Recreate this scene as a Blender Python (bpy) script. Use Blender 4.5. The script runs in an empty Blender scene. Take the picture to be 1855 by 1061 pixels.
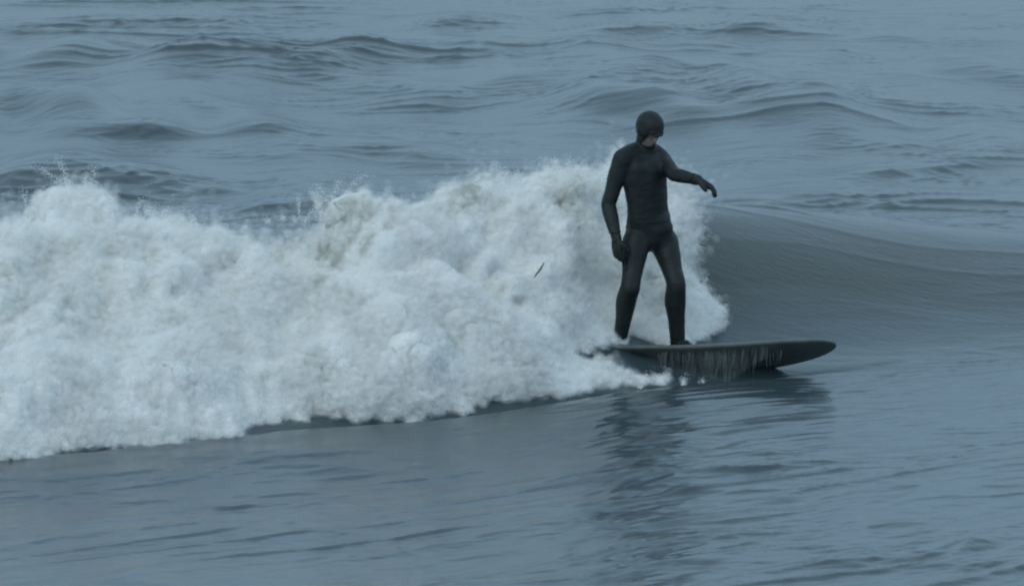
import bpy, bmesh, math, random
import numpy as np
from mathutils import Vector, Matrix, noise as mnoise

rng = np.random.default_rng(7)
random.seed(7)
sc = bpy.context.scene
COL = sc.collection

# ------------------------------------------------------------------ camera, sky, sun, exposure
PITCH = math.radians(8.0)
DIST = 60.0
FPX = 257.0 * DIST            # focal length in photograph pixels (photograph is 1855 wide)
AIM = Vector((0.0, 0.0, 0.60))
DIRV = Vector((0.0, math.cos(PITCH), -math.sin(PITCH)))
CAM = AIM - DIST * DIRV
cam_d = bpy.data.cameras.new('camera')
cam = bpy.data.objects.new('camera', cam_d)
COL.objects.link(cam)
cam.location = CAM
cam.rotation_euler = (math.pi / 2 - PITCH, 0, 0)
cam_d.sensor_width = 36.0
cam_d.lens = FPX / 1855.0 * 36.0
cam_d.clip_start = 0.5
cam_d.clip_end = 9000.0
sc.camera = cam

world = bpy.data.worlds.new("World")
sc.world = world
world.use_nodes = True
wn = world.node_tree
for n in list(wn.nodes):
    wn.nodes.remove(n)
wo = wn.nodes.new('ShaderNodeOutputWorld')
bg = wn.nodes.new('ShaderNodeBackground')
sky = wn.nodes.new('ShaderNodeTexSky')
sky.sky_type = 'NISHITA'
sky.sun_disc = False
sky.sun_elevation = math.radians(38)
sky.sun_rotation = math.radians(-150)
sky.air_density = 1.0
sky.dust_density = 1.0
sky.ozone_density = 2.0
mixw = wn.nodes.new('ShaderNodeMix')          # an even overcast veil over the clear sky
mixw.data_type = 'RGBA'
mixw.inputs[0].default_value = 0.86
# overcast veil: slightly bluer low down than overhead
wtc = wn.nodes.new('ShaderNodeTexCoord'); wsx = wn.nodes.new('ShaderNodeSeparateXYZ')
wn.links.new(wtc.outputs['Generated'], wsx.inputs[0])
wrp = wn.nodes.new('ShaderNodeMix'); wrp.data_type = 'RGBA'; wrp.clamp_factor = True
wmr = wn.nodes.new('ShaderNodeMapRange'); wmr.inputs[1].default_value = 0.30; wmr.inputs[2].default_value = 0.70
wn.links.new(wsx.outputs['Z'], wmr.inputs[0]); wn.links.new(wmr.outputs[0], wrp.inputs[0])
wrp.inputs[6].default_value = (5.6, 8.4, 10.8, 1)
wrp.inputs[7].default_value = (4.9, 6.9, 8.0, 1)
wlo = wn.nodes.new('ShaderNodeMix'); wlo.data_type = 'RGBA'; wlo.clamp_factor = True      # dimmer low on the horizon, as under heavy cloud
wm2 = wn.nodes.new('ShaderNodeMapRange'); wm2.inputs[1].default_value = 0.02; wm2.inputs[2].default_value = 0.26
wn.links.new(wsx.outputs['Z'], wm2.inputs[0]); wn.links.new(wm2.outputs[0], wlo.inputs[0])
wlo.inputs[6].default_value = (3.0, 4.7, 6.3, 1)
wn.links.new(wrp.outputs[2], wlo.inputs[7])
wn.links.new(wlo.outputs[2], mixw.inputs[7])
wn.links.new(sky.outputs[0], mixw.inputs[6])
wn.links.new(mixw.outputs[2], bg.inputs[0])
bg.inputs[1].default_value = 0.09
wn.links.new(bg.outputs[0], wo.inputs[0])

sun_d = bpy.data.lights.new('sun', 'SUN')
sun_d.energy = 0.5
sun_d.angle = math.radians(40)
sun_d.color = (1.0, 0.95, 0.86)
sun = bpy.data.objects.new('sun', sun_d)
COL.objects.link(sun)
sun_az = math.radians(-150)     # light from the upper left, in front of the wave
sdir = Vector((math.sin(sun_az) * math.cos(math.radians(38)), math.cos(sun_az) * math.cos(math.radians(38)), math.sin(math.radians(38))))
sun.rotation_euler = sdir.to_track_quat('Z', 'Y').to_euler()

sc.view_settings.view_transform = 'Standard'
sc.view_settings.look = 'None'
sc.view_settings.gamma = 1.0
sc.view_settings.exposure = 0.0
sc.view_settings.use_curve_mapping = False
sc.render.engine = 'CYCLES'
sc.cycles.use_denoising = True
sc.cycles.max_bounces = 8
sc.cycles.diffuse_bounces = 4
sc.cycles.transparent_max_bounces = 48
sc.cycles.pixel_filter_type = 'BLACKMAN_HARRIS'
sc.cycles.filter_width = 2.2

# ------------------------------------------------------------------ helpers
CP, SP = math.cos(PITCH), math.sin(PITCH)

def ray(px, py):
    a = (px - 927.5) / FPX
    b = -(py - 530.5) / FPX
    return np.array([a, CP + b * SP, -SP + b * CP])

def P(px, py, y):
    """World point on the vertical plane at depth y seen at photograph position px, py."""
    r = ray(px, py)
    t = (y - CAM.y) / r[1]
    return Vector((CAM.x + t * r[0], y, CAM.z + t * r[2]))

def G(px, py, z=0.0):
    """World point on the level z seen at photograph position px, py."""
    r = ray(px, py)
    t = (z - CAM.z) / r[2]
    return Vector((CAM.x + t * r[0], CAM.y + t * r[1], z))

def project(x, y, z):
    dx, dy, dz = x - CAM.x, y - CAM.y, z - CAM.z
    d = dy * CP - dz * SP
    u = dy * SP + dz * CP
    return 927.5 + FPX * dx / d, 530.5 - FPX * u / d

def tag(o, label=None, cat=None, group=None, kind=None):
    if label: o['label'] = label
    if cat: o['category'] = cat
    if group: o['group'] = group
    if kind: o['kind'] = kind
    return o

def empty(name, loc=(0, 0, 0)):
    o = bpy.data.objects.new(name, None)
    o.location = loc
    o.empty_display_size = 0.2
    COL.objects.link(o)
    return o

def link_mesh(name, verts, faces, mat, parent=None, smooth=True):
    me = bpy.data.meshes.new(name)
    me.from_pydata([tuple(v) for v in verts], [], faces)
    me.update()
    if smooth:
        me.polygons.foreach_set('use_smooth', [True] * len(me.polygons))
    o = bpy.data.objects.new(name, me)
    if mat: me.materials.append(mat)
    COL.objects.link(o)
    if parent:
        o.parent = parent
        o.matrix_parent_inverse = parent.matrix_basis.inverted()
    return o

def grid_mesh(name, V, nu, nv, mat):
    """V: (nu*nv,3) array, index = i*nv+j."""
    me = bpy.data.meshes.new(name)
    me.vertices.add(nu * nv)
    me.vertices.foreach_set('co', V.astype(np.float32).ravel())
    i = np.arange(nu - 1)[:, None]; j = np.arange(nv - 1)[None, :]
    a = i * nv + j
    q = np.stack([a, a + nv, a + nv + 1, a + 1], -1).reshape(-1, 4).astype(np.int32)
    me.loops.add(q.size)
    me.loops.foreach_set('vertex_index', q.ravel())
    me.polygons.add(len(q))
    me.polygons.foreach_set('loop_start', np.arange(0, q.size, 4, dtype=np.int32))
    me.polygons.foreach_set('loop_total', np.full(len(q), 4, dtype=np.int32))
    me.update(calc_edges=True)
    me.polygons.foreach_set('use_smooth', np.ones(len(q), dtype=bool))
    me.materials.append(mat)
    o = bpy.data.objects.new(name, me)
    COL.objects.link(o)
    return o

_perm = np.arange(256); np.random.default_rng(3).shuffle(_perm)
_perm = np.concatenate([_perm, _perm, _perm]).astype(np.int32)
_g = np.random.default_rng(4).normal(size=(256, 3)); _g /= np.linalg.norm(_g, axis=1)[:, None]
_g = _g.astype(np.float32) * 1.5
_a2 = np.linspace(0, 2 * np.pi, 256, endpoint=False)
_g2 = (np.stack([np.cos(_a2), np.sin(_a2)], -1) * 1.45).astype(np.float32)

def fade(t): return t * t * t * (t * (t * 6 - 15) + 10)

def n2(x, y, seed=0):
    x = np.asarray(x, dtype=np.float32); y = np.asarray(y, dtype=np.float32)
    xi = np.floor(x).astype(np.int32); yi = np.floor(y).astype(np.int32)
    xf = x - xi; yf = y - yi
    xi = xi + seed * 57; yi = yi + seed * 131
    u = fade(xf); v = fade(yf)
    def gr(a, b):
        h = _perm[_perm[(xi + a) & 255] + ((yi + b) & 255)]
        g = _g2[h]
        return g[..., 0] * (xf - a) + g[..., 1] * (yf - b)
    a = gr(0, 0); b = gr(1, 0); c = gr(0, 1); d = gr(1, 1)
    return (a * (1 - u) + b * u) * (1 - v) + (c * (1 - u) + d * u) * v

def n3(x, y, z, seed=0):
    x = np.asarray(x, dtype=np.float32); y = np.asarray(y, dtype=np.float32); z = np.asarray(z, dtype=np.float32)
    xi = np.floor(x).astype(np.int32); yi = np.floor(y).astype(np.int32); zi = np.floor(z).astype(np.int32)
    xf = x - xi; yf = y - yi; zf = z - zi
    xi = xi + seed * 57; yi = yi + seed * 131; zi = zi + seed * 17
    u, v, w = fade(xf), fade(yf), fade(zf)
    def gr(a, b, c):
        h = _perm[_perm[_perm[(xi + a) & 255] + ((yi + b) & 255)] + ((zi + c) & 255)]
        g = _g[h]
        return g[..., 0] * (xf - a) + g[..., 1] * (yf - b) + g[..., 2] * (zf - c)
    def lay(c):
        return (gr(0, 0, c) * (1 - u) + gr(1, 0, c) * u) * (1 - v) + (gr(0, 1, c) * (1 - u) + gr(1, 1, c) * u) * v
    return lay(0) * (1 - w) + lay(1) * w

def sstep(a, b, x):
    t = np.clip((x - a) / (b - a), 0, 1)
    return t * t * (3 - 2 * t)

def sinterp(x, xs, ys):
    """Smoothed piecewise-linear interpolation."""
    x = np.asarray(x)
    r = 0
    for k in (-0.3, -0.15, 0, 0.15, 0.3):
        r = r + np.interp(x + k, xs, ys)
    return r / 5

# ------------------------------------------------------------------ materials
def new_mat(name):
    m = bpy.data.materials.new(name)
    m.use_nodes = True
    nt = m.node_tree
    b = nt.nodes['Principled BSDF']
    return m, nt, b

def tex_noise(nt, scale, detail=4, rough=0.55, vec=None, dist=0.0):
    n = nt.nodes.new('ShaderNodeTexNoise')
    n.inputs['Scale'].default_value = scale
    n.inputs['Detail'].default_value = detail
    n.inputs['Roughness'].default_value = rough
    n.inputs['Distortion'].default_value = dist
    if vec is not None: nt.links.new(vec, n.inputs['Vector'])
    return n

def ramp(nt, fac, stops):
    r = nt.nodes.new('ShaderNodeValToRGB')
    els = r.color_ramp.elements
    while len(els) < len(stops): els.new(0.5)
    for e, (p, c) in zip(els, stops):
        e.position = p
        e.color = (*c, 1) if len(c) == 3 else c
    nt.links.new(fac, r.inputs[0])
    return r

def bump(nt, h, strength, dist, b, prev=None):
    n = nt.nodes.new('ShaderNodeBump')
    n.inputs['Strength'].default_value = strength
    n.inputs['Distance'].default_value = dist
    nt.links.new(h, n.inputs['Height'])
    if prev is not None: nt.links.new(prev, n.inputs['Normal'])
    if b is not None: nt.links.new(n.outputs[0], b.inputs['Normal'])
    return n

def water_material():
    m, nt, b = new_mat('turbid_sea_water')
    tc = nt.nodes.new('ShaderNodeTexCoord')
    mp = nt.nodes.new('ShaderNodeMapping')
    mp.inputs['Rotation'].default_value = (0, 0, math.radians(-14))
    mp.inputs['Scale'].default_value = (1.0, 2.0, 1.0)
    nt.links.new(tc.outputs['Object'], mp.inputs[0])
    big = tex_noise(nt, 0.35, 3, 0.5, tc.outputs['Object'])
    cr = ramp(nt, big.outputs[0], [(0.3, (0.044, 0.070, 0.086)), (0.7, (0.060, 0.085, 0.096))])
    at = nt.nodes.new('ShaderNodeAttribute'); at.attribute_name = 'silt'
    mx = nt.nodes.new('ShaderNodeMix'); mx.data_type = 'RGBA'
    nt.links.new(at.outputs['Fac'], mx.inputs[0])
    nt.links.new(cr.outputs[0], mx.inputs[6])
    mx.inputs[7].default_value = (0.038, 0.048, 0.044, 1)
    nt.links.new(mx.outputs[2], b.inputs['Base Color'])
    b.inputs['Roughness'].default_value = 0.16
    b.inputs['IOR'].default_value = 1.333
    f = tex_noise(nt, 11.0, 4, 0.6, mp.outputs[0])
    bump(nt, f.outputs[0], 0.4, 0.008, b)
    return m

def foam_material():
    m, nt, b = new_mat('aerated_foam')
    at = nt.nodes.new('ShaderNodeAttribute'); at.attribute_name = 'thin'
    tc = nt.nodes.new('ShaderNodeTexCoord')
    nz = tex_noise(nt, 7.0, 5, 0.6, tc.outputs['Object'])
    ad = nt.nodes.new('ShaderNodeMath'); ad.operation = 'MULTIPLY_ADD'
    nt.links.new(nz.outputs[0], ad.inputs[0]); ad.inputs[1].default_value = 0.7
    nt.links.new(at.outputs['Fac'], ad.inputs[2])
    cr = ramp(nt, ad.outputs[0], [(0.40, (0.93, 0.935, 0.92)), (0.70, (0.64, 0.65, 0.61)), (1.0, (0.42, 0.43, 0.39)), ])
    nt.links.new(cr.outputs[0], b.inputs['Base Color'])
    b.inputs['Roughness'].default_value = 0.85
    b.inputs['Subsurface Weight'].default_value = 0.6
    b.inputs['Subsurface Radius'].default_value = (1.0, 1.05, 1.1)
    b.inputs['Subsurface Scale'].default_value = 0.05
    b.inputs['Specular IOR Level'].default_value = 0.15
    f = tex_noise(nt, 38.0, 6, 0.65, tc.outputs['Object'])
    bump(nt, f.outputs[0], 0.3, 0.02, b)
    return m

def droplet_material():
    m, nt, b = new_mat('spray_droplet')
    b.inputs['Base Color'].default_value = (0.93, 0.935, 0.92, 1)
    b.inputs['Roughness'].default_value = 0.6
    b.inputs['Specular IOR Level'].default_value = 0.2
    return m

M_WATER = water_material()
M_FOAM = foam_material()
M_DROP = droplet_material()

# ------------------------------------------------------------------ the wave: toe line, crest line, height
def zx(px): return (px - 927.5) / 257.0

toe_px = [(-1200, 900), (-400, 868), (0, 842), (250, 822), (480, 792), (700, 780), (850, 762), (1000, 744), (1140, 716), (1300, 700), (1450, 686), (1650, 664), (1855, 640), (2300, 600), (3200, 560)]
crest_px = [(-1200, 470, 0.95), (-400, 465, 0.95), (0, 468, 0.92), (60, 450, 0.93), (130, 442, 0.93), (250, 452, 0.90), (400, 446, 0.88), (500, 428, 0.90), (580, 428, 0.90), (650, 462, 0.84), (750, 480, 0.82), (820, 452, 0.88), (920, 414, 0.96), (1010, 396, 0.98), (1090, 384, 0.95), (1215, 370, 0.90), (1400, 382, 0.76), (1650, 408, 0.55), (1855, 428, 0.42), (2300, 480, 0.22), (3200, 500, 0.2)]
TX = np.array([G(a, b, 0).x for a, b in toe_px]); TY = np.array([G(a, b, 0).y for a, b in toe_px])
CX = np.array([G(a, b, h).x for a, b, h in crest_px]); CY = np.array([G(a, b, h).y for a, b, h in crest_px]); CH = np.array([c[2] for c in crest_px])

def toe_y(x): return sinterp(x, TX, TY)
def crest_y(x): return sinterp(x, CX, CY)
def crest_h(x): return sinterp(x, CX, CH)

def wave_z(x, y):
    yt, yc, H = toe_y(x), crest_y(x), crest_h(x)
    L = np.maximum(yc - yt, 0.5)
    t = (y - yt) / L
    tt = np.clip(t, 0, 1)
    p = 0.22 * tt + 0.78 * sstep(0, 1, tt)      # concave toe, rounded top
    # rounded foot in front of the toe, long back slope behind the crest
    bd = np.clip(t - 1, 0, 50) * L
    back = np.exp(-(np.sqrt(bd * bd + 0.36) - 0.6) / 1.9)
    z = H * np.where(t <= 1, p, back)
    far = sstep(60, 20, np.abs(x)) * 1.0
    d = np.clip(y - yt + 0.05 * n2(x * 1.5, y * 0 + 2.0, 15), 0, 9)
    dn = y - yt + 0.12 * n2(x * 0.9, y * 0 + 7.0, 16)       # low lip of flat water pushed up just ahead of the trough
    lip = 0.055 * np.where(dn > -0.16, np.exp(-((dn + 0.16) / 0.13) ** 2), np.exp(-((dn + 0.16) / 1.3) ** 2)) * sstep(3.4, 1.2, x)
    step = 0.05 * (1 - np.exp(-d / 0.09)) * np.exp(-d / 3.0) * sstep(3.6, 1.6, x) + lip
    return (z + step) * far

# long low swells and chop ridges seen behind and in front: (px0, py0, px1, py1, height, front width, back width)
ridges = [
    (120, 250, 600, 246, 0.14, 0.36, 1.8), (-500, 222, 420, 190, 0.34, 1.5, 3.0),
    (740, 50, 990, 32, 0.11, 0.45, 1.6), (1060, 58, 1460, 56, 0.15, 0.40, 1.8), (1380, 60, 1900, 76, 0.07, 0.35, 1.2),
    (960, 170, 1560, 186, 0.36, 1.5, 2.8), (1020, 140, 1330, 132, 0.10, 0.5, 1.6),
    (1200, 228, 1450, 216, 0.08, 0.5, 1.2), (1330, 228, 1855, 196, 0.10, 1.3, 1.6),
    (250, 140, 720, 106, 0.12, 0.8, 1.4), (-200, 112, 260, 116, 0.08, 0.5, 1.3),
    (-100, 60, 500, 54, 0.05, 0.4, 1.0), (480, 275, 760, 275, 0.07, 0.35, 1.0), (650, 196, 880, 194, 0.05, 0.30, 0.9),
    (100, 176, 800, 146, 0.16, 1.0, 2.4), (700, 158, 1300, 118, 0.16, 0.9, 2.0), (1300, 110, 2000, 130, 0.2, 1.2, 2.4), (-200, 118, 620, 108, 0.2, 0.9, 2.0), (500, 96, 1200, 80, 0.16, 0.9, 1.8), (1350, 262, 2000, 244, 0.16, 1.2, 2.2), (300, 290, 1000, 280, 0.14, 1.0, 2.0), (-300, 300, 300, 305, 0.13, 1.0, 2.0),
    (1000, 20, 1180, 22, 0.09, 0.4, 1.0), (1500, 322, 1900, 290, 0.07, 0.35, 1.0), (1300, 370, 1900, 372, 0.06, 0.4, 0.9),
    (1500, 945, 1690, 948, 0.035, 0.25, 0.7), (1280, 975, 1600, 950, 0.04, 0.25, 0.8), (1480, 1000, 1855, 960, 0.05, 0.3, 0.9),
    (1150, 800, 1700, 745, 0.025, 0.3, 0.7), (1160, 838, 1500, 800, 0.02, 0.22, 0.6), (-100, 880, 900, 838, 0.04, 0.35, 1.2),
    (430, 374, 640, 366, 0.12, 0.4, 1.5), (-50, 335, 270, 330, 0.12, 0.5, 1.5), (270, 352, 420, 350, 0.06, 0.3, 0.8), (1060, 742, 1420, 716, 0.055, 0.11, 0.22), (1080, 768, 1500, 732, 0.06, 0.12, 0.26), (1100, 800, 1500, 760, 0.055, 0.11, 0.22), (1080, 826, 1480, 790, 0.06, 0.12, 0.26),
    (1100, 866, 1560, 822, 0.05, 0.11, 0.24), (1060, 900, 1420, 872, 0.05, 0.12, 0.26), (1120, 938, 1420, 912, 0.05, 0.12, 0.24), (1100, 968, 1380, 948, 0.055, 0.12, 0.22), (1080, 1020, 1500, 1000, 0.05, 0.12, 0.24),
    (1100, 992, 1300, 978, 0.03, 0.2, 0.6), (-100, 960, 500, 950, 0.03, 0.3, 0.8), (-100, 1045, 400, 1052, 0.05, 0.35, 0.9),
]

def ridge_z(x, y):
    z = np.zeros_like(x)
    for k, (a, b, c, d, h, wf, wb) in enumerate(ridges):
        A = G(a, b, h * 0.5); B = G(c, d, h * 0.5)
        t = (x - A.x) / (B.x - A.x)
        yl = A.y + (B.y - A.y) * t + 0.25 * n2(x * 0.9 + k * 7.3, y * 0 + k * 3.1, 9) + 0.35 * n2(x * 0.35 + k * 3.3, y * 0 + k, 8)
        env = sstep(-0.25, 0.35, t) * sstep(1.25, 0.65, t)
        env = env * (0.75 + 0.6 * n2(x * 1.3 + k * 5.1, y * 0.5, 14))
        h = h * (0.85 if b < 320 else (0.45 if b > 700 else 1.0))
        dy = y - yl
        g = np.where(dy < 0, np.exp(-(dy / wf) ** 2), np.exp(-(dy / wb) ** 2))
        z += h * env * g
    return z

rough_spots = [(450, 120, 330, 22, 1.6), (1260, 160, 300, 34, 1.6), (1650, 410, 300, 36, 1.8), (1640, 300, 260, 22, 1.2), (260, 330, 340, 28, 1.8), (520, 370, 160, 20, 1.5), (320, 45, 400, 30, 1.2),
               (1500, 30, 300, 26, 0.9), (900, 40, 150, 16, 1.0), (1600, 975, 260, 40, 0.9), (1230, 960, 110, 50, 0.7), (1190, 780, 130, 70, 1.3), (640, 250, 200, 25, 0.8), (700, 812, 380, 26, 0.8), (500, 900, 500, 60, 0.1), (1500, 860, 350, 60, 0.6)]
def rough_map(x, y):
    r = np.zeros_like(x)
    for (px, py, rx, ry, a) in rough_spots:
        c = G(px, py, 0.1); e = G(px, py - ry, 0.1)
        q = ((x - c.x) / (rx / 257.0)) ** 2 + ((y - c.y) / (e.y - c.y)) ** 2
        r += a * np.exp(-q)
    return r

def sea_z(x, y, fine=True, sx=None, sy=None):
    """Surface height of the sea. sx, sy: grid spacing, to leave out ripples it cannot carry."""
    z = wave_z(x, y) + ridge_z(x, y)
    yt = toe_y(np.clip(x, -9, 9))
    near = sstep(6.0, -1.0, y - yt)
    v = y - 0.95 * near * (yt - (-0.6)) - 0.06 * x * (1 - near)       # ripple fronts run along the breaker near it
    on_face = sstep(-0.1, 0.4, y - yt) * sstep(0.3, -0.3, y - crest_y(x))
    calm = 1 - 0.60 * on_face
    patch = sstep(-0.35, 0.55, n2(x * 0.22 + 3.7, v * 0.20 + 1.1, 1))
    patch2 = sstep(-0.2, 0.5, n2(x * 0.4 + 13.7, v * 0.35 + 5.1, 2))
    # warp for natural, unparallel crests
    wx = 0.30 * n2(x * 0.8, v * 0.7, 3)
    wv = 0.17 * n2(x * 0.7, v * 0.8, 4)
    X, V = x + wx, v + wv
    rmp = rough_map(x + 0.5 * n2(x * 1.1, y * 0.9, 26), y + 0.9 * n2(x * 0.9, y * 0.6, 27))
    rm_ = 0.8 + rmp
    lays = [(0.14, 0.26, 0.030, 5, 0.9), (0.26, 0.55, 0.014, 6, 0.8), (0.5, 1.15, 0.0075, 7, 0.6), (0.9, 2.3, 0.0048, 10, 0.35), (2.0, 3.4, 0.0040, 11, 0.35), (3.8, 6.4, 0.0024, 12, 0.3), (6.5, 11.0, 0.0011, 13, 0.3)]
    for fx, fy, a, s, base in lays:
        r = n2(X * fx, V * fy, s)
        r = r - 0.35 * np.abs(r) ** 1.0 * 1.3
        m = base + (1 - base) * (patch if s % 2 else patch2)
        if fy > 1: m = m * rm_
        if fy > 3: m = m * (1 + 1.7 * sstep(1.5, -0.5, y - yt))
        if sx is not None:
            m = m * np.clip(0.45 / (fy * sy) - 0.25, 0, 1) * np.clip(0.45 / (fx * sx) - 0.25, 0, 1)
        z = z + a * r * m * calm
    for fx, fy, a, s in ((0.5, 1.5, 0.022, 21), (1.1, 2.9, 0.011, 22), (2.3, 5.4, 0.0070, 23), (4.2, 8.5, 0.0030, 24)):     # sharp little crests in patches
        r = np.clip(1 - 2.2 * np.abs(n2(X * fx + 9, V * fy, s)), 0, 1) ** 2.6
        m = sstep(0.0, 0.5, n2(X * fx * 0.35, V * fy * 0.22, s + 4)) + 0.12 + 0.45 * rmp
        if sx is not None:
            m = m * np.clip(0.45 / (fy * sy) - 0.25, 0, 1) * np.clip(0.45 / (fx * sx) - 0.25, 0, 1)
        z = z + a * r * m * calm * (1 - 0.6 * on_face) * (1 - 0.35 * near * sstep(0.6, -0.4, x) - 0.1 * near)
    return z

def foam_surface(x, y):
    return wave_z(x, y) + ridge_z(x, y)

# ------------------------------------------------------------------ sea sheet
def axis(segs, lo, hi, grow=1.25):
    """segs: [(a, b, step)] contiguous, then geometric growth out to lo / hi."""
    c = []
    for a, b, s in segs:
        n = max(1, int(round((b - a) / s)))
        c += list(np.linspace(a, b, n, endpoint=False))
    c.append(segs[-1][1])
    s = segs[0][2]; p = segs[0][0]; L = []
    while p > lo:
        s *= grow; p -= s; L.append(p)
    s = segs[-1][2]; p = segs[-1][1]; R = []
    while p < hi:
        s *= grow; p += s; R.append(p)
    return np.array(L[::-1] + c + R)

gx = axis([(-6.0, -4.2, 0.05), (-4.2, 4.2, 0.02), (4.2, 6.0, 0.05)], -4000, 4000, 1.22)
gy = axis([(-14, -11, 0.06), (-11, 5.0, 0.025), (5.0, 27.0, 0.042), (27, 34, 0.08)], -200, 6000, 1.2)
Xg, Yg = np.meshgrid(gx, gy, indexing='ij')
SXg = np.gradient(gx)[:, None] * np.ones_like(Yg); SYg = np.gradient(gy)[None, :] * np.ones_like(Xg)
Zg = sea_z(Xg.ravel(), Yg.ravel(), True, SXg.ravel(), SYg.ravel())
sea = grid_mesh('sea_water', np.stack([Xg.ravel(), Yg.ravel(), Zg], -1), len(gx), len(gy), M_WATER)
tag(sea, 'blue grey sea surface with low swells and small ripples all round the breaking wave', kind='structure')
xr, yr = Xg.ravel(), Yg.ravel()
tfr = (yr - toe_y(xr)) / np.maximum(crest_y(xr) - toe_y(xr), 0.5)
silt = 1.15 * sstep(0.2, 0.6, tfr) * sstep(1.25, 0.9, tfr) * 0.8 * (0.8 + 0.5 * n2(xr * 0.9, yr * 1.2, 20)) * sstep(7, 3.5, xr)
at = sea.data.attributes.new('silt', 'FLOAT', 'POINT')
at.data.foreach_set('value', np.clip(silt, 0, 1).astype(np.float32))

# ------------------------------------------------------------------ breaking foam
# outline of the foam where it lies on the water surface (photograph positions of ground points)
foam_poly = np.array([(-1300, 895), (-400, 860), (0, 836), (60, 832), (120, 814), (250, 806), (420, 790), (470, 770), (520, 758), (620, 755), (760, 758), (850, 736), (1000, 718), (1100, 702), (1170, 692), (1205, 684),
                      (1130, 674), (1075, 662), (1040, 648), (1050, 630), (1140, 612), (1235, 622), (1285, 612), (1312, 578), (1280, 545), (1250, 500), (1246, 450), (1252, 425), (1238, 400), (1222, 365), (1200, 330), (1090, 318),
                      (1000, 335), (900, 350), (820, 368), (750, 400), (655, 425), (600, 462), (500, 468), (420, 458), (300, 435), (140, 395), (60, 405), (0, 445), (-400, 420), (-1300, 420)], dtype=np.float64)

def poly_sdf(px, py, poly):
    """Positive inside."""
    d = np.full(px.shape, 1e9); inside = np.zeros(px.shape, bool)
    n = len(poly)
    for i in range(n):
        ax, ay = poly[i]; bx, by = poly[(i + 1) % n]
        ex, ey = bx - ax, by - ay
        t = np.clip(((px - ax) * ex + (py - ay) * ey) / (ex * ex + ey * ey), 0, 1)
        d = np.minimum(d, np.hypot(px - ax - t * ex, py - ay - t * ey))
        c = ((ay > py) != (by > py)) & (px < (bx - ax) * (py - ay) / (by - ay + 1e-12) + ax)
        inside ^= c
    return np.where(inside, d, -d)

fx = axis([(-5.6, -3.9, 0.03), (-3.9, 1.62, 0.0125)], -5.7, 1.64, 1.01)
ft = np.linspace(-0.06, 1.28, 330)
FX, FT = np.meshgrid(fx, ft, indexing='ij')
FX = FX.ravel(); FT = FT.ravel()
yt, yc = toe_y(FX), crest_y(FX)
FY = yt + FT * (yc - yt)
base = foam_surface(FX, FY)
ppx, ppy = project(FX, FY, base)
wob = 9 * n2(FX * 4, FY * 4, 30) + 9 * n2(FX * 11, FY * 7, 31) + 6 * n2(FX * 25, FY * 14, 32)
sd = (poly_sdf(ppx, ppy, foam_poly) + wob) / 257.0
tip = 1 - 0.90 * sstep(0.05, 0.80, FX) * sstep(0.60, 0.28, FY)
th = np.where(sd > 0, 0.15 * tip * (1 - np.exp(-np.clip(sd, 0, 9) / 0.16)), sd * 0.8) - 0.02 * sstep(0.04, 0.0, sd)
# thick roll of foam tumbling along the front and in front of the tail of the board
dfr = FY - yt
roll = 0.20 * np.exp(-((dfr - 0.50) / 0.42) ** 2) * sstep(0.75, 0.15, FX)
mound = 0.05 * np.exp(-((FY + 0.42) / 0.30) ** 2) * sstep(0.85, 0.50, FX) * sstep(-0.6, 0.4, FX)
big = 0.11 * n2(FX * 0.9 + 2, FT * 3.1, 33) + 0.09 * n2(FX * 2.1, FT * 6, 34)
behind_board = sstep(0.42, 0.62, FX) * sstep(-0.35, -0.2, FY) * sstep(0.9, 0.5, FY)
act = sstep(0.0, 0.25, sd)
Zf = base + th + act * tip * (roll + mound + big * (1 - behind_board)) * (1 - 0.7 * behind_board)
Pf = np.stack([FX, FY, Zf], -1)

def grid_normals(Pm, nu, nv):
    Q = Pm.reshape(nu, nv, 3)
    du = np.gradient(Q, axis=0); dv = np.gradient(Q, axis=1)
    n = np.cross(du, dv); n /= np.linalg.norm(n, axis=-1)[..., None] + 1e-9
    return n.reshape(-1, 3)

nu, nv = len(fx), len(ft)
N0 = grid_normals(Pf, nu, nv)
S = Pf.copy(); S[:, 1] *= 0.75
def billow(s, f, seed, pw=1.0):
    return np.abs(n3(s[:, 0] * f, s[:, 1] * f, s[:, 2] * f * 1.1, seed)) ** pw
w = np.stack([n3(S[:, 0] * 1.7, S[:, 1] * 1.7, S[:, 2] * 1.7, 40 + k) for k in range(3)], -1) * 0.18
Sw = S + w
amp = act * tip * (1 - 0.55 * behind_board)
low = 1 - 0.6 * sstep(1.5, 0.5, dfr)
lowf = low * (0.35 + 0.65 * sstep(-0.3, 0.4, n2(FX * 1.1, FT * 4, 36)))
b1 = billow(Sw, 1.5, 1); b2 = billow(Sw, 3.1, 2); b3 = billow(Sw, 6.7, 3); b4 = billow(Sw, 14, 4); b5 = billow(Sw, 30, 5)
dsp = 0.30 * b1 + 0.27 * b2 * (0.5 + b1) * (0.4 + 0.6 * low) + 0.14 * b3 * (0.5 + b2) * (0.3 + 0.7 * lowf) + 0.075 * b4 * (0.4 + b3) * lowf + 0.026 * b5 * lowf
Nd = N0 * 0.75 + np.array([0.05, -0.35, 0.35]); Nd /= np.linalg.norm(Nd, axis=1)[:, None]
Pf = Pf + Nd * ((dsp - 0.05) * amp)[:, None]
Nf = grid_normals(Pf, nu, nv)
foam = grid_mesh('whitewater', Pf, nu, nv, M_FOAM)
tag(foam, 'tumbling white foam of the breaking wave left of and behind the surfer', 'foam', kind='stuff')
tn = 0.40 * n2(FX * 1.3 + 5, FT * 4.2, 50) + 0.40 * n2(FX * 3.4, FT * 9, 51) + 0.25 * n2(FX * 8, FT * 20, 52)
crestband = sstep(0.72, 0.95, FT)
thin = np.clip(0.16 + 1.1 * tn + 0.10 * crestband * sstep(0.9, 0.2, FX) - 0.25 * sstep(0.35, 0.1, FT), 0, 1)
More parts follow.
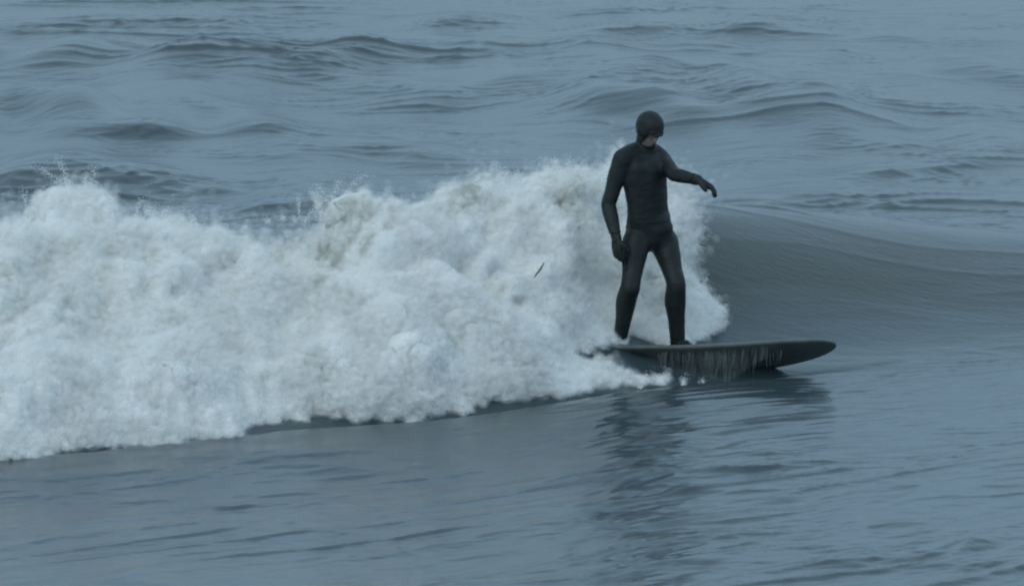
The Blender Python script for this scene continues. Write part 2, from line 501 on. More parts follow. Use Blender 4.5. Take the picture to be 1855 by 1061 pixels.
at = foam.data.attributes.new('thin', 'FLOAT', 'POINT')
at.data.foreach_set('value', thin.astype(np.float32))

# ------------------------------------------------------------------ droplets: fuzzy skin of the foam and thrown spray
def points_object(name, pts, rad, mat):
    me = bpy.data.meshes.new(name)
    me.vertices.add(len(pts))
    me.vertices.foreach_set('co', pts.astype(np.float32).ravel())
    a = me.attributes.new('drop_radius', 'FLOAT', 'POINT')
    a.data.foreach_set('value', rad.astype(np.float32))
    me.materials.append(mat)
    me.update()
    o = bpy.data.objects.new(name, me)
    COL.objects.link(o)
    ng = bpy.data.node_groups.new(name + '_nodes', 'GeometryNodeTree')
    ng.interface.new_socket('Geometry', in_out='INPUT', socket_type='NodeSocketGeometry')
    ng.interface.new_socket('Geometry', in_out='OUTPUT', socket_type='NodeSocketGeometry')
    gi = ng.nodes.new('NodeGroupInput'); go = ng.nodes.new('NodeGroupOutput')
    m2p = ng.nodes.new('GeometryNodeMeshToPoints')
    na = ng.nodes.new('GeometryNodeInputNamedAttribute'); na.data_type = 'FLOAT'
    na.inputs['Name'].default_value = 'drop_radius'
    sm = ng.nodes.new('GeometryNodeSetMaterial'); sm.inputs['Material'].default_value = mat
    ng.links.new(gi.outputs[0], m2p.inputs['Mesh'])
    ng.links.new(na.outputs[0], m2p.inputs['Radius'])
    ng.links.new(m2p.outputs[0], sm.inputs[0])
    ng.links.new(sm.outputs[0], go.inputs[0])
    md = o.modifiers.new('points', 'NODES'); md.node_group = ng
    return o

vis = sd > 0.0
idx = np.nonzero(vis & (FX > -5.0))[0]
wgt = (0.10 + 1.3 * (dsp[idx] / dsp.max()) ** 2) * np.clip(1 - 1.5 * thin[idx], 0.03, 1) + 0.8 * np.exp(-sd[idx] / 0.06) + 0.5 * sstep(0.75, 0.95, FT[idx])
wgt /= wgt.sum()
wgt2 = wgt * 0 + 0.4 + 1.2 * (dsp[idx] / dsp.max()) + 0.4 * np.exp(-sd[idx] / 0.10); wgt2 = wgt2 * np.clip(1 - 1.3 * thin[idx], 0.06, 1); wgt2 /= wgt2.sum()
NP_ = 50000
pick = rng.choice(idx, NP_, p=wgt)
clump = np.clip(0.5 + 1.6 * n3(Pf[pick, 0] * 5, Pf[pick, 1] * 4, Pf[pick, 2] * 5, 61), 0.05, 2)
edge = np.exp(-sd[pick] / 0.10)
off = (0.15 + 0.85 * tip[pick]) * rng.exponential(0.012, NP_) * (0.5 + clump) * (1 + 1.6 * edge)
pp = Pf[pick] + rng.normal(size=(NP_, 3)) * 0.008 + Nf[pick] * off[:, None] + np.array([0, -0.2, 0.6]) * (off * 0.6)[:, None]
rr = 0.0012 + 0.0018 * rng.random(NP_) ** 2
# thrown jets of spray (photograph position of the root, lean, height, spread, count)
jets = [(125, 372, -0.05, 0.30, 0.05, 900), (150, 372, 0.12, 0.22, 0.06, 700), (60, 382, -0.1, 0.12, 0.08, 500), (590, 398, 0.0, 0.26, 0.07, 1100), (550, 395, -0.15, 0.14, 0.08, 600), (640, 385, 0.1, 0.12, 0.08, 500),
        (1015, 340, -0.04, 0.19, 0.05, 900), (1060, 335, 0.06, 0.16, 0.08, 900), (940, 345, -0.1, 0.14, 0.08, 700), (840, 360, 0.05, 0.12, 0.08, 500), (260, 400, 0.1, 0.14, 0.08, 500), (330, 405, -0.1, 0.1, 0.06, 400),
        (1090, 330, 0.05, 0.15, 0.08, 700), (1228, 380, 0.15, 0.10, 0.08, 600), (1245, 430, 0.25, 0.10, 0.08, 900), (1285, 560, 0.30, 0.08, 0.07, 1100), (1300, 590, 0.25, 0.05, 0.06, 900), (1262, 520, 0.25, 0.09, 0.06, 900),
        (1250, 612, 0.2, 0.05, 0.06, 700), (1200, 690, 0.2, 0.03, 0.10, 700), (1165, 684, 0.12, 0.03, 0.10, 700), (0, 420, 0.05, 0.12, 0.1, 500)]
JP, JR = [], []
for (a, b, lean, hgt, spr, n) in jets:
    lvl = 0.95 if b < 450 else (0.55 if b < 540 else (0.32 if b < 640 else 0.10))
    # find the root on the wave face by marching the depth
    ys = np.linspace(-4, 5, 400)
    r = ray(a, b)
    t = (ys - CAM.y) / r[1]
    zs = CAM.z + t * r[2]; xs = CAM.x + t * r[0]
    df = zs - foam_surface(xs, ys)
    k = int(np.argmax(df < 0)) if (df < 0).any() else int(np.argmin(df))
    root = np.array([xs[k], ys[k], zs[k]])
    n = int(n * 2.3)
    nf = 7
    for q in range(nf):
        m = n // nf
        h = hgt * rng.uniform(0.3, 1.25) ** 1.3
        ln = lean + rng.normal() * 0.35
        u = rng.random(m) ** 0.8
        p0 = root + np.array([rng.normal() * spr, rng.normal() * spr, -0.03])
        s = np.stack([p0[0] + ln * h * u * 1.2, p0[1] + rng.normal() * 0.1 * u, p0[2] + h * (1.8 * u - 0.8 * u * u)], -1)
        s += rng.normal(size=(m, 3)) * (0.004 + 0.018 * u[:, None] ** 1.5)
        JP.append(s); JR.append((0.0014 + 0.0026 * rng.random(m) ** 2) * (1 - 0.4 * u))
pp = np.concatenate([pp] + JP); rr = np.concatenate([rr] + JR)
drops = points_object('spray', pp, rr, M_DROP)
tag(drops, 'fine white spray and droplets thrown off the broken wave', 'spray', kind='stuff')

# fine mist hanging just over the foam: bigger, mostly clear puffs
M_MIST = bpy.data.materials.new('mist'); M_MIST.use_nodes = True
_nt = M_MIST.node_tree; _b = _nt.nodes['Principled BSDF']
_b.inputs['Base Color'].default_value = (0.93, 0.935, 0.92, 1); _b.inputs['Roughness'].default_value = 1.0; _b.inputs['Specular IOR Level'].default_value = 0.0
_b.inputs['Alpha'].default_value = 0.085
NM = 250000
pick = rng.choice(idx, NM, p=wgt2)
cl = sstep(-0.25, 0.5, n3(Pf[pick, 0] * 2.6, Pf[pick, 1] * 2, Pf[pick, 2] * 2.6, 63))
off = (0.15 + 0.85 * tip[pick]) * rng.exponential(0.022, NM) * (0.3 + 1.5 * cl) * (1 + 0.8 * np.exp(-sd[pick] / 0.10))
mpz = Pf[pick] + rng.normal(size=(NM, 3)) * 0.012 + Nf[pick] * off[:, None] + np.array([0, -0.2, 0.5]) * (off * 0.5)[:, None]
mrr = 0.012 + 0.022 * rng.random(NM) ** 1.2
mist = points_object('mist', mpz, mrr, M_MIST)
tag(mist, 'thin pale mist of water hugging the broken wave', 'mist', kind='stuff')

# ------------------------------------------------------------------ surfboard
def board_materials():
    m, nt, b = new_mat('dark_board_resin')
    tc = nt.nodes.new('ShaderNodeTexCoord')
    nz = tex_noise(nt, 6.0, 5, 0.6, tc.outputs['Object'])
    cr = ramp(nt, nz.outputs[0], [(0.3, (0.085, 0.10, 0.098)), (0.7, (0.15, 0.17, 0.15))])
    nt.links.new(cr.outputs[0], b.inputs['Base Color'])
    b.inputs['Roughness'].default_value = 0.32
    return m
M_BOARD = board_materials()
BL = 2.30
YAW = math.radians(-12)
ROLL = math.radians(-28)
BPITCH = math.radians(-1.9)

def board_section(s):
    """s: 0 tail .. 1 nose; returns x, half width, rocker, thickness."""
    x = -0.95 + BL * s
    wdt = 0.275 * (max(0.0, 1 - (abs((s - 0.49) / 0.51) ** 3.4 if s > 0.49 else abs((0.49 - s) / 0.49) ** 3.2 * 0.62))) ** (0.50 if s > 0.49 else 0.8)
    rock = 0.115 * max(0, (s - 0.45) / 0.55) ** 2.3 + 0.04 * max(0, (0.35 - s) / 0.35) ** 2
    thk = 0.048 * (1 - abs(2 * s - 1) ** 4) ** 0.6 + 0.016
    return x, max(wdt, 0.004), rock, thk

def make_board():
    root = empty('surfboard', P(1172, 652, 0.0))
    root.rotation_euler = Matrix.Rotation(YAW, 3, 'Z').to_euler()
    R = Matrix.Rotation(YAW, 3, 'Z') @ Matrix.Rotation(BPITCH, 3, 'Y') @ Matrix.Rotation(ROLL, 3, 'X')
    root.rotation_euler = R.to_euler()
    ns, nr = 60, 22
    for name, a0, a1, lift in (('hull', math.pi, 2 * math.pi, 0.0), ('deck', 0.0, math.pi, 0.0)):
        V, F = [], []
        for i in range(ns + 1):
            s = 1 - (1 - i / ns) ** 1.35 if i > 0 else 0
            s = min(max(s, 0.0), 0.9985)
            x, hw, rk, tk = board_section(s)
            for j in range(nr + 1):
                a = a0 + (a1 - a0) * j / nr
                c, sn = math.cos(a), math.sin(a)
                yy = hw * math.copysign(abs(c) ** 0.55, c)
                k = 0.55 if sn > 0 else 0.45
                zz = rk + tk * k * math.copysign(abs(sn) ** 0.75, sn) * (1 if sn > 0 else 1)
                V.append((x, yy, zz))
        for i in range(ns):
            for j in range(nr):
                a = i * (nr + 1) + j
                F.append((a, a + 1, a + nr + 2, a + nr + 1))
        F.append(tuple(range(nr, -1, -1)))
        F.append(tuple(ns * (nr + 1) + j for j in range(nr + 1)))
        me = bpy.data.meshes.new(name)
        me.from_pydata(V, [], F); me.update()
        bm = bmesh.new(); bm.from_mesh(me); bmesh.ops.recalc_face_normals(bm, faces=bm.faces)
        bm.to_mesh(me); bm.free()
        me.polygons.foreach_set('use_smooth', [True] * len(me.polygons))
        me.materials.append(M_BOARD)
        o = bpy.data.objects.new(name, me); COL.objects.link(o); o.parent = root
        if name == 'hull': hull = o
    # single fin under the tail
    V = []
    prof = [(-0.62, 0.0), (-0.80, 0.0), (-0.90, -0.12), (-0.93, -0.20), (-0.86, -0.20), (-0.74, -0.12)]
    for yy in (-0.004, 0.004):
        for (x, z) in prof: V.append((x, yy, z - 0.03 + 0.02))
    F = [tuple(range(6)), tuple(range(11, 5, -1))] + [(i, (i + 1) % 6 + 0, (i + 1) % 6 + 6, i + 6) for i in range(6)]
    fo = link_mesh('fin', V, F, M_BOARD, None, False); fo.parent = root
    tag(root, 'dark longboard with a rounded nose carrying the surfer, water draining off its raised rail', 'surfboard')
    return root, R
board, BR = make_board()
BLOC = board.location.copy()
def on_board(x, y, z=0.0): return BLOC + BR @ Vector((x, y, z))

# ------------------------------------------------------------------ person
def neoprene():
    m, nt, b = new_mat('neoprene')
    tc = nt.nodes.new('ShaderNodeTexCoord')
    nz = tex_noise(nt, 5.0, 5, 0.6, tc.outputs['Object'])
    cr = ramp(nt, nz.outputs[0], [(0.3, (0.011, 0.016, 0.017)), (0.72, (0.027, 0.034, 0.034))])
    nt.links.new(cr.outputs[0], b.inputs['Base Color'])
    b.inputs['Roughness'].default_value = 0.5
    b.inputs['Specular IOR Level'].default_value = 0.28
    mp = nt.nodes.new('ShaderNodeMapping'); mp.inputs['Scale'].default_value = (1.0, 1.0, 1.5)
    nt.links.new(tc.outputs['Object'], mp.inputs[0])
    w = tex_noise(nt, 9.0, 4, 0.6, mp.outputs[0], 1.2)
    bump(nt, w.outputs[0], 0.4, 0.02, b)
    return m
def skin_mat():
    m, nt, b = new_mat('skin')
    b.inputs['Base Color'].default_value = (0.27, 0.20, 0.175, 1)
    b.inputs['Roughness'].default_value = 0.5
    return m
M_NEO, M_SKIN = neoprene(), skin_mat()

BV, BF = [], []
def add_part(V, F):
    o = len(BV)
    BV.extend(V); BF.extend([tuple(i + o for i in f) for f in F])

def loft(rings, caps=True):
    """rings: (center, axis_u, axis_v, ru, rv); hemispherical caps along the chain."""
    K = 20
    V, F = [], []
    rs = list(rings)
    c0, u0, v0, a0, b0 = rs[0]; c1 = rs[1][0]
    d0 = (c0 - c1).normalized(); cn, un, vn, an, bn = rs[-1]; dn = (cn - rs[-2][0]).normalized()
    out = []
    for t in (80, 60, 35):
        tr = math.radians(t); out.append((c0 + d0 * min(a0, b0) * math.sin(tr), u0, v0, a0 * math.cos(tr), b0 * math.cos(tr)))
    out += rs
    for t in (35, 60, 80):
        tr = math.radians(t); out.append((cn + dn * min(an, bn) * math.sin(tr), un, vn, an * math.cos(tr), bn * math.cos(tr)))
    for (c, u, v, a, b) in out:
        for k in range(K):
            th_ = 2 * math.pi * k / K
            V.append(c + u * (a * math.cos(th_)) + v * (b * math.sin(th_)))
    for i in range(len(out) - 1):
        for k in range(K):
            F.append((i * K + k, i * K + (k + 1) % K, (i + 1) * K + (k + 1) % K, (i + 1) * K + k))
    F.append(tuple(range(K - 1, -1, -1))); F.append(tuple((len(out) - 1) * K + k for k in range(K)))
    add_part(V, F)

def limb(pts, rads, flat=1.0, ref=Vector((0, 1, 0)), sub=6):
    """Smooth tapered limb through pts with radii (Catmull-Rom)."""
    n = len(pts); R = []
    for i in range(n - 1):
        p0 = pts[max(i - 1, 0)]; p1 = pts[i]; p2 = pts[i + 1]; p3 = pts[min(i + 2, n - 1)]
        r0 = rads[max(i - 1, 0)]; r1 = rads[i]; r2 = rads[i + 1]; r3 = rads[min(i + 2, n - 1)]
        for k in range(sub + (1 if i == n - 2 else 0)):
            t = k / sub
            f = lambda a, b, c, d: 0.5 * ((2 * b) + (c - a) * t + (2 * a - 5 * b + 4 * c - d) * t * t + (3 * b - a - 3 * c + d) * t ** 3)
            R.append((f(p0, p1, p2, p3), f(r0, r1, r2, r3)))
    rings = []
    for i, (p, r) in enumerate(R):
        d = (R[min(i + 1, len(R) - 1)][0] - R[max(i - 1, 0)][0]).normalized()
        u = d.cross(ref)
        if u.length < 1e-3: u = d.cross(Vector((1, 0, 0)))
        u.normalize(); v = d.cross(u).normalized()
        rings.append((p, u, v, r, r * flat))
    loft(rings)

def ellipsoid(c, rx, ry, rz, R=Matrix.Identity(3)):
    K, J = 20, 12
    V, F = [], []
    for j in range(1, J):
        ph = math.pi * j / J
        for k in range(K):
            th_ = 2 * math.pi * k / K
            V.append(c + R @ Vector((rx * math.sin(ph) * math.cos(th_), ry * math.sin(ph) * math.sin(th_), rz * math.cos(ph))))
    for j in range(J - 2):
        for k in range(K):
            F.append((j * K + k, (j + 1) * K + k, (j + 1) * K + (k + 1) % K, j * K + (k + 1) % K))
    F.append(tuple(range(K))); F.append(tuple((J - 2) * K + k for k in range(K - 1, -1, -1)))
    add_part(V, F)

# skeleton (photograph position + depth)
hipR = P(1153, 434, -0.05); hipL = P(1202, 434, 0.07)
kneeR = P(1142, 521, -0.20); kneeL = P(1225, 514, -0.11)
ankR = P(1125, 606, -0.06); ankL = P(1228, 628, 0.03)
shR = P(1127, 288, -0.11); shL = P(1196, 286, 0.11)
elR = P(1102, 371, -0.10); elL = P(1221, 316, -0.13)
wrR = P(1117, 432, -0.20); wrL = P(1264, 326, -0.30)
TA = math.radians(-38)     # torso heading: chest turned to the viewer's right
side = Vector((math.cos(math.radians(36)), math.sin(math.radians(36)), 0))      # towards his left shoulder
fwd = Vector((side.y, -side.x, 0))                                              # chest direction

# torso
def tor(px, py, y, hu, hv): return (P(px, py, y), side, fwd, hu, hv)
loft([tor(1177, 432, 0.01, 0.120, 0.090), tor(1178, 418, 0.01, 0.148, 0.108), tor(1175, 396, 0.0, 0.168, 0.110), tor(1173, 372, -0.02, 0.152, 0.104),
      tor(1170, 345, -0.02, 0.164, 0.108), tor(1165, 318, -0.015, 0.178, 0.118), tor(1164, 298, 0.0, 0.182, 0.112), tor(1165, 284, 0.01, 0.150, 0.090), tor(1167, 274, 0.01, 0.100, 0.072)])
# chest, back, shoulder masses
ellipsoid(P(1135, 304, -0.085), 0.062, 0.066, 0.085); ellipsoid(P(1139, 322, -0.07), 0.050, 0.060, 0.085); ellipsoid(P(1194, 304, 0.07), 0.055, 0.066, 0.075)
ellipsoid(P(1174, 398, -0.005), 0.150, 0.108, 0.10); ellipsoid(P(1176, 412, 0.0), 0.165, 0.112, 0.09)
ellipsoid(P(1152, 308, -0.10), 0.085, 0.055, 0.075); ellipsoid(P(1186, 308, -0.01), 0.085, 0.055, 0.075)
limb([P(1167, 272, 0.02), P(1146, 277, -0.04), shR], [0.058, 0.062, 0.066]); limb([P(1169, 272, 0.03), P(1184, 277, 0.07), shL], [0.058, 0.062, 0.062])
# neck and head
headc = P(1176, 232, -0.045)
limb([P(1167, 282, 0.01), P(1169, 262, -0.005), P(1173, 240, -0.03)], [0.070, 0.060, 0.062])
# head frame: looks to the right and down
hf = Vector((0.52, -0.72, -0.50)).normalized()
hs = Vector((0.80, 0.58, 0)).normalized(); hs = (hs - hf * hs.dot(hf)).normalized()
hu = hs.cross(hf).normalized()
if hu.z < 0: hu = -hu
HR = Matrix((hs, hf, hu)).transposed()
ellipsoid(headc + hu * 0.018, 0.086, 0.102, 0.098, HR)
ellipsoid(headc + hf * 0.030 - hu * 0.045, 0.058, 0.062, 0.070, HR)        # jaw
ellipsoid(headc + hf * 0.072 - hu * 0.098, 0.026, 0.022, 0.020, HR)        # chin
limb([headc + hf * 0.092 - hu * 0.005, headc + hf * 0.112 - hu * 0.042], [0.009, 0.014])       # nose
limb([headc + hf * 0.090 + hu * 0.020 - hs * 0.04, headc + hf * 0.098 + hu * 0.022, headc + hf * 0.090 + hu * 0.020 + hs * 0.04], [0.012, 0.013, 0.012])   # brow
limb([headc + hf * 0.087 - hu * 0.070 - hs * 0.018, headc + hf * 0.092 - hu * 0.070, headc + hf * 0.087 - hu * 0.070 + hs * 0.018], [0.007, 0.009, 0.007])    # lips
ellipsoid(headc + hs * 0.078 - hu * 0.008, 0.012, 0.020, 0.030, HR); ellipsoid(headc - hs * 0.078 - hu * 0.008, 0.012, 0.020, 0.030, HR)
# arms
limb([shR, shR.lerp(elR, 0.35), elR.lerp(shR, 0.15), elR, elR.lerp(wrR, 0.3), wrR], [0.066, 0.060, 0.048, 0.046, 0.049, 0.031])
limb([shL, shL.lerp(elL, 0.4), elL.lerp(shL, 0.12), elL, elL.lerp(wrL, 0.3), wrL], [0.062, 0.056, 0.048, 0.046, 0.046, 0.031])
# pelvis, glutes, legs
ellipsoid(P(1160, 432, -0.04), 0.085, 0.075, 0.10); ellipsoid(P(1197, 430, 0.01), 0.090, 0.075, 0.10); ellipsoid(P(1177, 428, 0.0), 0.10, 0.10, 0.09)
ellipsoid(P(1160, 436, 0.06), 0.095, 0.085, 0.10); ellipsoid(P(1196, 434, 0.10), 0.095, 0.085, 0.10)
limb([hipR, hipR.lerp(kneeR, 0.3), hipR.lerp(kneeR, 0.7), kneeR, kneeR.lerp(ankR, 0.12)], [0.094, 0.086, 0.068, 0.064, 0.060])
limb([hipL, hipL.lerp(kneeL, 0.3), hipL.lerp(kneeL, 0.7), kneeL, kneeL.lerp(ankL, 0.12)], [0.096, 0.088, 0.068, 0.064, 0.060])
bk = Vector((-0.01, 0.022, 0))
limb([kneeR, kneeR.lerp(ankR, 0.3) + bk, kneeR.lerp(ankR, 0.6) + bk * 0.5, ankR], [0.064, 0.070, 0.057, 0.047])
limb([kneeL, kneeL.lerp(ankL, 0.3) + bk, kneeL.lerp(ankL, 0.6) + bk * 0.5, ankL], [0.064, 0.069, 0.057, 0.047])
# feet on the sloping deck
deck_n = (BR @ Vector((0, 0, 1))).normalized()
def foot(ank, lx, ly, dirx, diry):
    tk = 0.042
    heel = on_board(lx, ly, tk + 0.035)
    dr = (BR @ Vector((dirx, diry, 0))).normalized()
    ball = heel + dr * 0.155 - deck_n * 0.006; toe = heel + dr * 0.225 - deck_n * 0.014
    limb([ank, ank.lerp(heel, 0.55), heel], [0.044, 0.044, 0.038])
    limb([heel - dr * 0.03, heel + dr * 0.05 + deck_n * 0.008, ball, toe], [0.036, 0.040, 0.036, 0.024], flat=1.0)
    sd_ = dr.cross(deck_n)
    for q, (o_, r_) in enumerate(((0.026, 0.019), (0.009, 0.015), (-0.008, 0.014), (-0.022, 0.013), (-0.034, 0.012))):
        limb([ball + sd_ * o_, toe + sd_ * o_ * 0.95 + dr * (0.012 - 0.008 * q) - deck_n * 0.004], [r_ + 0.006, r_])
    return heel
# local board positions of heels
heelR = foot(ankR, -0.20, 0.03, -0.15, -1); heelL = foot(ankL, 0.235, 0.05, 0.35, -1)

# hands
HANDS = []
def hand(wr, d, nrm, thumb, curl, spread=0.16, L=0.185):
    """d: along the hand, nrm: back of the hand, thumb: direction of the thumb side."""
    d = d.normalized(); nrm = (nrm - d * nrm.dot(d)).normalized(); s = d.cross(nrm).normalized()
    if s.dot(thumb) < 0: s = -s
    pl = L * 0.52
    for o_, r_ in ((0.026, 0.015), (0.009, 0.016), (-0.009, 0.0155), (-0.026, 0.014)):
        limb([wr + s * o_ * 0.55 - d * 0.01, wr + d * pl * 0.55 + s * o_ * 0.95, wr + d * pl + s * o_], [0.022, 0.019, r_ * 0.95])
    lens = (0.070, 0.080, 0.074, 0.058)
    for q, o_ in enumerate((0.030, 0.010, -0.011, -0.031)):
        c = curl * (0.85 + 0.18 * q)
        b0 = wr + d * (pl - 0.006) + s * o_
        pts = [b0]; ang = 0.0; p = b0
        sp = (0.5 - q / 3.0) * spread * 2
        for g, fr in enumerate((0.42, 0.32, 0.26)):
            ang += c * (0.6, 1.0, 0.7)[g]
            dd = (d * math.cos(ang) - nrm * math.sin(ang) + s * sp).normalized()
            p = p + dd * lens[q] * fr
            pts.append(p)
        limb(pts, [0.0108, 0.0100, 0.0092, 0.0078], sub=4)
    tb = wr + d * 0.022 + s * 0.022
    t1 = tb + (d * 0.6 + s * 0.7 - nrm * 0.3).normalized() * 0.042
    t2 = t1 + (d * 0.85 + s * 0.35 - nrm * 0.4).normalized() * 0.032
    t3 = t2 + (d * 0.95 + s * 0.10 - nrm * 0.4).normalized() * 0.024
    limb([tb, t1, t2, t3], [0.017, 0.0135, 0.0118, 0.0092], sub=4)
    HANDS.append((wr, d))
hand(wrR, Vector((0.05, -0.12, -1)), Vector((-0.75, -0.65, 0.0)), Vector((0.5, -0.8, 0)), 0.30, 0.10)
hand(wrL, Vector((0.82, -0.25, -0.42)), Vector((0.42, 0.1, 0.9)), Vector((0.2, -0.9, -0.1)), 0.40, 0.22, L=0.205)

# one continuous body by voxel remesh
tmp_me = bpy.data.meshes.new('tmp'); tmp_me.from_pydata([tuple(v) for v in BV], [], BF); tmp_me.update()
bm = bmesh.new(); bm.from_mesh(tmp_me); bmesh.ops.recalc_face_normals(bm, faces=bm.faces); bm.to_mesh(tmp_me); bm.free()
tmp = bpy.data.objects.new('tmp', tmp_me); COL.objects.link(tmp)
rm = tmp.modifiers.new('r', 'REMESH'); rm.mode = 'VOXEL'; rm.voxel_size = 0.0055; rm.use_smooth_shade = True
smo = tmp.modifiers.new('s', 'SMOOTH'); smo.factor = 0.5; smo.iterations = 4
dg = bpy.context.evaluated_depsgraph_get()
body_me = bpy.data.meshes.new_from_object(tmp.evaluated_get(dg))
bpy.data.objects.remove(tmp)
nvb = len(body_me.vertices)
co = np.empty(nvb * 3, np.float32); body_me.vertices.foreach_get('co', co); co = co.reshape(-1, 3).astype(np.float64)
nl = len(body_me.loops); lv = np.empty(nl, np.int32); body_me.loops.foreach_get('vertex_index', lv)
ls = np.empty(len(body_me.polygons), np.int32); body_me.polygons.foreach_get('loop_start', ls)
lt = np.empty(len(body_me.polygons), np.int32); body_me.polygons.foreach_get('loop_total', lt)
quads = [lv[a:a + n] for a, n in zip(ls, lt)]
edges = np.empty(len(body_me.edges) * 2, np.int32); body_me.edges.foreach_get('vertices', edges); edges = edges.reshape(-1, 2)
# extra smoothing away from hands and face so the joints blend like a suit
A = lambda v: np.array(v)
def seg_near(c, a, b):
    a, b = A(a), A(b); e = b - a
    t = np.clip(((c - a) @ e) / (e @ e), 0, 1)
    return np.linalg.norm(c - a - t[:, None] * e, axis=1)
hand_d = np.minimum(np.linalg.norm(co - A(wrR + Vector((0, 0, -0.09))), axis=1), np.linalg.norm(co - A(wrL + Vector((0.07, -0.02, -0.04))), axis=1))
head_d = np.linalg.norm(co - A(headc), axis=1)
wS = np.clip((hand_d - 0.11) / 0.05, 0, 1) * np.clip((head_d - 0.10) / 0.06, 0, 1)
deg = np.bincount(edges.ravel(), minlength=nvb).astype(float)
for it in range(70):
    acc = np.zeros_like(co)
    for k in range(3):
        acc[:, k] = np.bincount(edges[:, 0], co[edges[:, 1], k], nvb) + np.bincount(edges[:, 1], co[edges[:, 0], k], nvb)
    lap = acc / deg[:, None] - co
    f = 0.6 if it % 2 == 0 else -0.54
    co = co + lap * (f * wS)[:, None]
wS2 = wS * np.clip((co[:, 2] - (ankL.z + 0.02)) / 0.06, 0, 1)
for it in range(44):
    acc = np.zeros_like(co)
    for k in range(3):
        acc[:, k] = np.bincount(edges[:, 0], co[edges[:, 1], k], nvb) + np.bincount(edges[:, 1], co[edges[:, 0], k], nvb)
    co = co + (acc / deg[:, None] - co) * (0.5 * wS2)[:, None]
body_me.vertices.foreach_set('co', co.astype(np.float32).ravel()); body_me.update()
nr_ = np.empty(nvb * 3, np.float32); body_me.vertices.foreach_get('normal', nr_); nr_ = nr_.reshape(-1, 3).astype(np.float64)

person = empty('person', on_board(0.02, 0.0, 0.04))
inv = Matrix.Translation(-person.location)
body = bpy.data.objects.new('body', body_me); COL.objects.link(body)
body_me.materials.clear(); body_me.materials.append(M_SKIN)
body_me.polygons.foreach_set('use_smooth', [True] * len(body_me.polygons))
body.parent = person; body.matrix_parent_inverse = inv
tag(person, 'person in a black hooded wetsuit standing on the surfboard, head bowed, one arm out', 'person')

def shell(name, mask_v, offset, mat, extra=None):
    """Clothing: the body surface where mask_v is true, moved out by offset (array or number)."""
    mk = np.asarray(mask_v)
    use = [q for q in quads if mk[q].all()]
    ids = np.unique(np.concatenate(use))
    mp = -np.ones(nvb, int); mp[ids] = np.arange(len(ids))
    off_ = offset if np.isscalar(offset) else offset[ids][:, None]
    V = co[ids] + nr_[ids] * off_
    o = link_mesh(name, V, [tuple(mp[q]) for q in use], mat)
    o.parent = person; o.matrix_parent_inverse = inv
    so = o.modifiers.new('thickness', 'SOLIDIFY'); so.thickness = 0.0015; so.offset = -1
    return o

rel = co - A(headc)
cf, cs_, cu = rel @ A(hf), rel @ A(hs), rel @ A(hu)
is_head = (np.linalg.norm(rel, axis=1) < 0.150) & (co[:, 2] > headc.z - 0.125)
face_open = is_head & (cf > 0.035) & (np.abs(cs_) < 0.050) & (cu < 0.022) & (cu > -0.098)
rR = co - A(wrR); rL = co - A(wrL)
aR, aL = A(HANDS[0][1]), A(HANDS[1][1])
handR = ((rR @ aR) > -0.035) & (np.linalg.norm(rR, axis=1) < 0.24) & (co[:, 0] < wrR.x + 0.09) & (seg_near(co, wrR - Vector(aR) * 0.04, wrR + Vector(aR) * 0.2) < 0.075) & (np.abs(co[:, 1] - wrR.y) < 0.09)
handL = ((rL @ aL) > -0.035) & (np.linalg.norm(rL, axis=1) < 0.24)
footR = (np.linalg.norm(co - A(heelR), axis=1) < 0.30) & (co[:, 0] < (heelR.x + heelL.x) / 2) & (co[:, 2] < ankR.z + 0.05)
footL = (np.linalg.norm(co - A(heelL), axis=1) < 0.30) & (co[:, 0] > (heelR.x + heelL.x) / 2) & (co[:, 2] < ankL.z + 0.06)
# the body shows skin only at the face; everything else is the suit's own colour
body_me.materials.append(M_NEO)
fc = (is_head & (cf > 0.0) & (np.abs(cs_) < 0.07) & (cu < 0.05) & (cu > -0.115))
body_me.polygons.foreach_set('material_index', [0 if fc[q[0]] else 1 for q in quads])
# wrinkles and folds of the suit
wr_n = n3(co[:, 0] * 9, co[:, 1] * 9, co[:, 2] * 26, 70); wr_m = n3(co[:, 0] * 4, co[:, 1] * 4, co[:, 2] * 9, 71)
waistz = P(1170, 402, 0).z
hem = np.exp(-((co[:, 2] - waistz - 0.05 * (co[:, 0] - 0.95) - 0.012) / 0.010) ** 2) * (np.abs(co[:, 0] - 0.95) < 0.26) * ~(seg_near(co, elR, wrR) < 0.075)
suit_off = 0.007 + 0.0016 * wr_n + 0.004 * wr_m + 0.002 * hem
suit_off = np.maximum(suit_off, 0.002)
shell('wetsuit', ~(is_head | handR | handL | footR | footL) | (np.linalg.norm(rel, axis=1) > 0.135) & ~(handR | handL | footR | footL) & (co[:, 2] > wrR.z), suit_off, M_NEO)
hood = shell('hood', (is_head | ((np.linalg.norm(rel, axis=1) < 0.19) & (co[:, 2] > headc.z - 0.175) & (seg_near(co, P(1167, 282, 0.01), P(1173, 240, -0.03)) < 0.10))) & ~face_open, 0.010, M_NEO)
for m_, o_ in ((handR, 0.004), (handL, 0.0075)): shell('glove', m_, o_, M_NEO)
for m_ in (footR, footL): shell('boot', m_, 0.0055, M_NEO)
